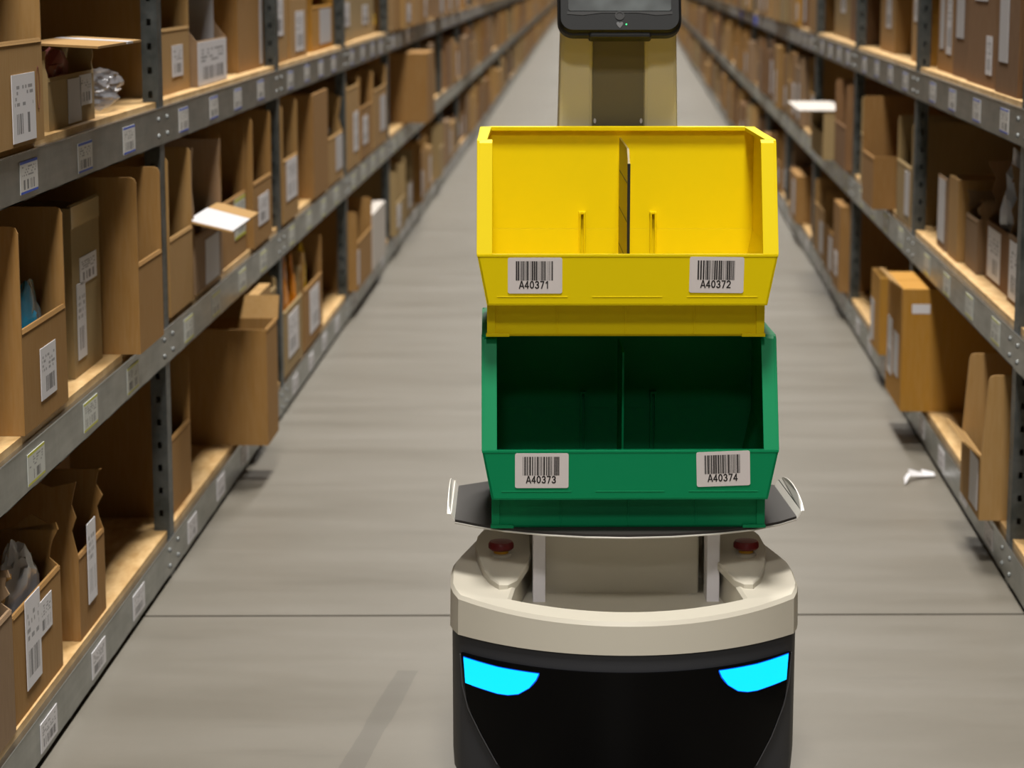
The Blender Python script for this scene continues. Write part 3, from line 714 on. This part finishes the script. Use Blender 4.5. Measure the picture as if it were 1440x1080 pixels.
# raised pads with the stop buttons
for e in (-1, 1):
    pad = [(.232, -.02), (.236, .02), (.232, .07), (.215, .125), (.165, .15), (.146, .14), (.146, -.02), (.152, -.06), (.170, -.128), (.184, -.146), (.198, -.146), (.212, -.118), (.224, -.075)]
    P0 = [(e*x, y) for x, y in pad]
    if e < 0: P0.reverse()
    cx, cy = e*.19, 0
    sh = lambda k: [(cx+(x-cx)*k, cy+(y-cy)*k) for x, y in P0]
    m = MB(); m.loft([[(x, y, z2(x, y)-.004) for x, y in sh(1)], [(x, y, z2(x, y)+.006) for x, y in sh(1)], [(x, y, z2(x, y)+.0085) for x, y in sh(.965)]], True, True)
    pd = m.build('button_pad', M_cream, robot, smooth=True, angle=math.radians(30))
    bx, by = e*.197+.003, -.022; bz = z2(bx, by)+.0085
    st = empty('emergency_stop', (bx, by, bz), 0, robot)
    k_ = MB(); k_.lathe([(.0165, -.002), (.0165, .003), (.012, .004)], 24); k_.build('button_base', M_cream, st, smooth=True)
    k_ = MB(); k_.lathe([(.012, .003), (.012, .010)], 24); k_.build('collar', M_ybtn, st, smooth=True)
    k_ = MB(); k_.lathe([(.011, .0085), (.017, .0095), (.0205, .013), (.0205, .019), (.018, .023), (.010, .0245), (.002, .025)], 28); k_.build('push_button', M_red, st, smooth=True)
# tray carrier: panel and two posts
m = MB(); m.box(-.124, .126, .0, .02, .30, .4385); m.build('carrier_panel', M_cream, robot, bevel=.003)
for x in (-.1335, .1445):
    m = MB(); m.box(x-.0102, x+.0102, -.055, .0, .30, .4385); m.build('carrier_post', M_alu, robot, bevel=.0015)
# tray
TZ = .4385
tray_out = [(-.268, -.074), (-.232, -.105), (-.19, -.132), (-.13, -.158), (-.065, -.174), (0, -.179), (.068, -.173), (.135, -.156), (.2, -.128), (.245, -.093), (.276, -.058), (.268, .172), (.215, .21), (-.212, .21), (-.265, .172)]
m = MB(); m.prism([(x, y, TZ) for x, y in tray_out], (0, 0, .0030)); tr = m.build('tray', M_whitemetal, robot, bevel=.0008)
m = MB(); m.prism([(x*.998, y*.997, TZ+.0030) for x, y in tray_out], (0, 0, .0040)); m.build('rubber_mat', M_rubber, tr)
for e, (xa, ya, xb, yb) in ((-1, (-.268, -.074, -.265, .172)), (1, (.276, -.058, .268, .172))):
    m = MB(); h1 = .012
    a, b = Vector((xa, ya, TZ+.004)), Vector((xb, yb, TZ+.004)); o1 = Vector((e*.006, 0, h1))
    plank(m, a, b, b+o1, a+o1, .0018)
    n = 12; top = []
    for i in range(n+1):
        f = i/n; p = (a+o1).lerp(b+o1, f); top.append(p + Vector((e*.004, 0, .019*math.sin(PI*f)**.6)))
    poly = [b+o1, a+o1] + top
    m.prism(poly, (e*.0016, 0, 0)); m.build('side_flap', M_whitemetal, tr)
# mast
def taper(m, w0, w1, y0, y1, z0, z1):
    m.add([(-w0, y0, z0), (w0, y0, z0), (w0, y1, z0), (-w0, y1, z0), (-w1, y0, z1), (w1, y0, z1), (w1, y1, z1), (-w1, y1, z1)],
          [(3, 2, 1, 0), (4, 5, 6, 7), (0, 1, 5, 4), (1, 2, 6, 5), (2, 3, 7, 6), (3, 0, 4, 7)])
m = MB(); z0, z1 = .30, 1.30
for sg in (-1, 1):
    def wx(z): return .104 - .006*(z-1.03)/.15
    w0, w1, c = min(.116, wx(z0)), wx(z1), .0425
    o_ = .0025
    vs = [(sg*c+o_, .225, z0), (sg*w0+o_, .225, z0), (sg*w0+o_, .30, z0), (sg*c+o_, .30, z0), (sg*c+o_, .225, z1), (sg*w1+o_, .225, z1), (sg*w1+o_, .30, z1), (sg*c+o_, .30, z1)]
    fs = [(3, 2, 1, 0), (4, 5, 6, 7), (0, 1, 5, 4), (1, 2, 6, 5), (2, 3, 7, 6), (3, 0, 4, 7)]
    if sg < 0: fs = [tuple(reversed(f)) for f in fs]
    m.add(vs, fs)
mast = m.build('mast', M_cream_mast, robot, bevel=.006)
m = MB(); m.box(-.0398, .0448, .231, .295, .30, 1.30); m.build('mast_panel', M_grey_panel, mast)
m = MB(); m.box(-.004, .007, .221, .231, 1.02, 1.034); m.build('cable_clip', M_whitemetal, mast, bevel=.001)
m = MB(); m.box(-.0075, -.004, .221, .231, 1.02, 1.034); m.box(.007, .0105, .221, .231, 1.02, 1.034); m.build('clip_edge', M_black, mast)
for x in (-.036, .041):
    m = MB(); m.lathe([(.0022, 0), (.0022, .002)], 10); sc_ = MB(); sc_.v = [(x+p[0], .2315-p[2], 1.053+p[1]*2) for p in m.v]; sc_.f = m.f; sc_.build('screw', M_alu, mast)
# tablet, tilted back on the mast head
tab = empty('tablet', (.0, .15, 1.202), 0, robot); tab.rotation_euler = (math.radians(-22), 0, 0)
def rrect(x0, x1, z0, z1, r, n=6):
    P = []
    for cx, cz, a0 in ((x1-r, z0+r, -PI/2), (x1-r, z1-r, 0), (x0+r, z1-r, PI/2), (x0+r, z0+r, PI)):
        for i in range(n+1):
            a = a0+PI/2*i/n; P.append((cx+r*math.cos(a), cz+r*math.sin(a)))
    return P
m = MB(); A = rrect(-.098, .0985, .0, .26, .022); B = rrect(-.0955, .096, .0025, .2575, .02)
m.loft([[(x, .012, z) for x, z in A], [(x, .002, z) for x, z in A], [(x, -.002, z) for x, z in B]], True, True)
m.f = [tuple(f) for f in m.f]
tb = m.build('tablet_case', M_tablet, tab, smooth=True)
m = MB(); A2 = rrect(-.1005, .101, -.004, .264, .026); m.loft([[(x, .026, z) for x, z in A], [(x, .022, z) for x, z in A2], [(x, .008, z) for x, z in A2], [(x, .006, z) for x, z in A]], True, True); m.build('bumper', M_tablet_rim, tab, smooth=True)
m = MB(); m.prism([(x, -.0032, z) for x, z in rrect(-.083, .0835, .0345, .245, .004)], (0, .003, 0)); m.build('screen', M_screen, tab)
m = MB(); m.prism([(x, -.0028, z) for x, z in [(-.085, .0335), (.0855, .0335), (.0855, .029), (.06, .027), (.03, .031), (-.03, .031), (-.06, .027), (-.085, .029)]], (0, .003, 0)); m.build('screen_edge', M_tablet_rim, tab)
m = MB(); pr = MB(); pr.lathe([(.0078, 0), (.0078, .0012), (.0052, .0012), (.0052, .0004)], 24); m.v = [(p[0], -.002-p[2], .0265+p[1]) for p in pr.v]; m.f = [tuple(reversed(f)) for f in pr.f]; m.build('home_button', M_tablet_rim, tab, smooth=True)
m = MB(); m.prism([(x*.0056, -.0028, .0105+z*.0056) for x, z in [(0, -1), (.75, -.15), (1, .45), (.75, .9), (.3, .9), (0, .6), (-.3, .9), (-.75, .9), (-1, .45), (-.75, -.15)]], (0, .002, 0)); m.build('badge', mat('grey_badge', srgb(78, 78, 80), .5), tab)
m = MB(); pr = MB(); pr.lathe([(.0014, 0), (.0014, .001)], 10); m.v = [(.0105+p[0], -.002-p[2], .0115+p[1]) for p in pr.v]; m.f = [tuple(reversed(f)) for f in pr.f]; m.build('status_light', M_led, tab)
m = MB(); m.box(-.050, .052, .004, .028, -.008, .05); m.box(-.040, .042, .02, .10, .06, .14); m.build('tablet_bracket', M_tablet_rim, tab, bevel=.004)

# ---------------------------------------------------------------- stacked bins
def arc(cx, cy, rx, ry, a0, a1, n=12): return [(cx+rx*math.cos(math.radians(a0+(a1-a0)*i/n)), cy+ry*math.sin(math.radians(a0+(a1-a0)*i/n))) for i in range(n+1)]
GLYPH = {'A': [[(-.04, 0), (.25, .97), (.31, .97), (.60, 0)], [(.08, .30), (.48, .30)]],
         '0': [arc(.3, .5, .24, .46, 0, 360, 20)],
         '1': [[(.12, .74), (.34, .96), (.34, 0)]],
         '2': [arc(.3, .69, .23, .27, 165, -35, 10) + [(.06, .03), (.54, .03)]],
         '3': [arc(.29, .73, .21, .23, 160, -90, 10) + arc(.29, .265, .24, .235, 90, -160, 10)],
         '4': [[(.58, .27), (.04, .27), (.42, .97), (.42, 0)]],
         '7': [[(.06, .95), (.54, .95), (.22, 0)]]}
def text_mesh(txt, h):
    """bold stroke lettering, flat print a hair thick"""
    m = MB(); adv = .76; x0 = -adv*len(txt)/2*h*.92; hw = h*.082
    for k, ch in enumerate(txt):
        for line in GLYPH[ch]:
            P = [Vector((x0 + (k*adv+px)*h*.92, py*h, 0)) for px, py in line]
            for a, b in zip(P, P[1:]):
                d = (b-a).normalized(); n = Vector((-d.y, d.x, 0))*hw; e = d*hw*.6
                m.prism([a-e-n, b+e-n, b+e+n, a-e+n], (0, 0, .0002))
    return m.mesh('lettering')
BINH = .2985
def make_bin(name, z, matl, label, codes, rz=0, xo=0):
    root = empty(name, (RO + Matrix.Rotation(RZ, 3, 'Z') @ Vector((xo, 0, 0))) + Vector((0, 0, z)), RZ+rz)
    tag(root, label, 'bin', 'stacking bins on the robot tray')
    m = MB(); th = .0035
    wz = lambda z: .212 if z < .055 else .212+.015*min(1, (z-.055)/.077)
    lev = [(0, -.13), (.055, -.13), (.0555, -.173), (.132, -.177), (.21, -.148), (BINH, -.115)]
    yb = lambda z: .172 + .02*z/BINH
    for e in (-1, 1):                                                   # side walls
        for (za, ya), (zb, yb_) in zip(lev, lev[1:]):
            xa, xb = e*wz(za), e*wz(zb); ia, ib = xa-e*th, xb-e*th
            A = [(xa, ya, za), (xa, yb(za), za), (xb, yb(zb), zb), (xb, yb_, zb)]
            B = [(ia, ya, za), (ia, yb(za), za), (ib, yb(zb), zb), (ib, yb_, zb)]
            fs = [(0, 1, 2, 3), (7, 6, 5, 4), (0, 3, 7, 4), (1, 5, 6, 2), (3, 2, 6, 7)]
            if e < 0: fs = [tuple(reversed(f)) for f in fs]
            m.add(A+B, fs)
        # broad flange along the sloping front edge and the top
        fw = .0235; d = Vector((0, .063, BINH-.132)); d.normalize(); nb = Vector((0, d.z, -d.y))*.006
        x0, x1 = e*.2275, e*(.2275-fw)
        p0, p1 = Vector((0, -.177, .132)), Vector((0, -.116, BINH-.004))
        m.prism([(x0, p0.y, p0.z), (x1, p0.y, p0.z), (x1, p1.y, p1.z), (x0, p1.y, p1.z)], nb)
        m.prism([(x0, -.116, BINH-.004), (x0, -.106, BINH+.001), (x0, -.106, BINH-.010)], (x1-x0, 0, 0))
        m.prism([(x0, -.107, BINH+.001), (e*.212, -.107, BINH+.001), (e*.208, .19, BINH+.001), (x0-e*.004, .192, BINH+.001)], (0, 0, -.006))
        for (ya, yb2, za, zb2, d_) in ((-.10, -.086, .02, BINH-.03, .004), (-.055, -.035, .15, BINH-.012, .006)):   # inner stiffening ribs
            Q = [za, .132, zb2] if za < .132 else [za, zb2]
            for z_a, z_b in zip(Q, Q[1:]):
                m.prism([(e*(wz(z_a)-th-d_), ya, z_a), (e*(wz(z_a)-th-d_), yb2, z_a), (e*(wz(z_b)-th-d_), yb2, z_b), (e*(wz(z_b)-th-d_), ya, z_b)], (e*d_, 0, 0))
        m.box(e*.178, e*.214, -.137, -.125, .0, .005)                    # foot tab
    # back wall and its top edge
    for za, zb_ in ((0, .055), (.055, .132), (.132, BINH+.001)):
        xa, xb = wz(za)-.001, wz(zb_)-.001
        m.add([(-xa, yb(za), za), (xa, yb(za), za), (xb, yb(zb_), zb_), (-xb, yb(zb_), zb_), (-xa, yb(za)-th, za), (xa, yb(za)-th, za), (xb, yb(zb_)-th, zb_), (-xb, yb(zb_)-th, zb_)],
              [(1, 0, 3, 2), (4, 5, 6, 7), (3, 7, 6, 2), (0, 4, 7, 3), (1, 2, 6, 5)])
    m.box(-.21, .21, .176, .196, BINH-.005, BINH+.0015)
    for x in (-.062, -.055, .055, .062): m.box(x-.0012, x+.0012, .164, .18, .004, .16)
    m.box(-.064, -.053, .166, .18, .157, .161); m.box(.053, .064, .166, .18, .157, .161)
    m.box(-.21, .21, -.13, .172, .0, th)                                 # floor
    # front lip, underside, lower front
    m.prism([(-.2125, -.173, .0555), (.2125, -.173, .0555), (.227, -.177, .132), (-.227, -.177, .132)], (0, .004, 0))
    m.prism([(-.227, -.1775, .132), (.227, -.1775, .132), (.227, -.170, .132), (-.227, -.170, .132)], (0, 0, -.004))
    m.box(-.212, .212, -.1725, -.13, .0535, .0565)
    m.box(-.212, .212, -.13, -.1265, .0, .055)
    for x in (-.105, 0, .105): m.box(x-.0012, x+.0012, -.1318, -.13, .003, .054)
    for e in (-1, 1): m.box(e*.200, e*.2125, -.1345, -.13, .003, .054)
    for x0, x1 in ((-.197, -.09), (-.053, .053), (.09, .197)):           # shallow frames on the lip
        f = lambda z: -.173-.004*(z-.0555)/.0765
        m.prism([(x0, f(.066)-.0006, .066), (x1, f(.066)-.0006, .066), (x1, f(.0675)-.0006, .0675), (x0, f(.0675)-.0006, .0675)], (0, .003, 0))
    m.build('bin_body', matl, root, bevel=.0012)
    tilt = math.atan2(.004, .0765)
    for (cx, cz, rot, code) in codes:
        le = empty('code_label', (cx, -.173-.004*(cz-.0555)/.0765-.0004, cz), 0, root)
        le.rotation_euler = (math.radians(90)+tilt, 0, 0)
        le.rotation_euler = (Matrix.Rotation(math.radians(90)+tilt, 3, 'X') @ Matrix.Rotation(rot, 3, 'Z')).to_euler()
        b = MB(); b.prism([(x, y, 0) for x, y in rrect(-.041, .041, -.0275, .0275, .003, 3)], (0, 0, .0006)); b.build('sticker', M_binlabel, le)
        rb = random.Random(code); b = MB(); x = -.029
        while x < .0265:
            w_ = rb.choice([.0006, .0006, .0012, .0018, .0024]); b.box(x, min(x+w_, .0275), -.0075, .022, .0006, .0008); x += w_ + rb.choice([.0006, .0006, .0012, .0016])
        b.build('barcode', M_ink, le)
        t = text_mesh(code, .0110); t.materials.append(M_ink); link('lettering', t, le, (0, -.0195, .0007))
    return root
g_z = TZ+.0072
green = make_bin('stacking_bin', g_z, M_green, 'green plastic stacking bin, lower of two on the robot tray', [(-.1355, .100, 0, 'A40373'), (.1425, .1025, .035, 'A40374')], xo=.003)
y_z = g_z + BINH + .0025
yellow = make_bin('stacking_bin', y_z, M_yellow, 'yellow plastic stacking bin, stacked on top of the green one', [(-.1395, .0995, 0, 'A40371'), (.1345, .1005, -.01, 'A40372')], rz=math.radians(-.6), xo=-.002)
dv = empty('divider', (.004, 0, 0), 0, yellow); dv.rotation_euler = (0, 0, math.radians(.3))
m = MB(); m.prism([(-.0015, -.10, .004), (-.0015, .168, .004), (-.0015, .168, .283), (-.0015, -.07, .283), (-.0015, -.10, .262)], (.003, 0, 0)); m.build('divider_plate', M_divider, dv)
m = MB(); m.box(-.0022, .0022, -.1035, -.1, .004, .262)
for zz in (.05, .11, .17, .23): m.box(-.0019, -.0015, -.08, .15, zz, zz+.002)
m.build('slot_edge', M_black, dv)
m = MB(); m.box(-.0015, .0015, .03, .168, .004, .25); m.build('divider', M_green, green)
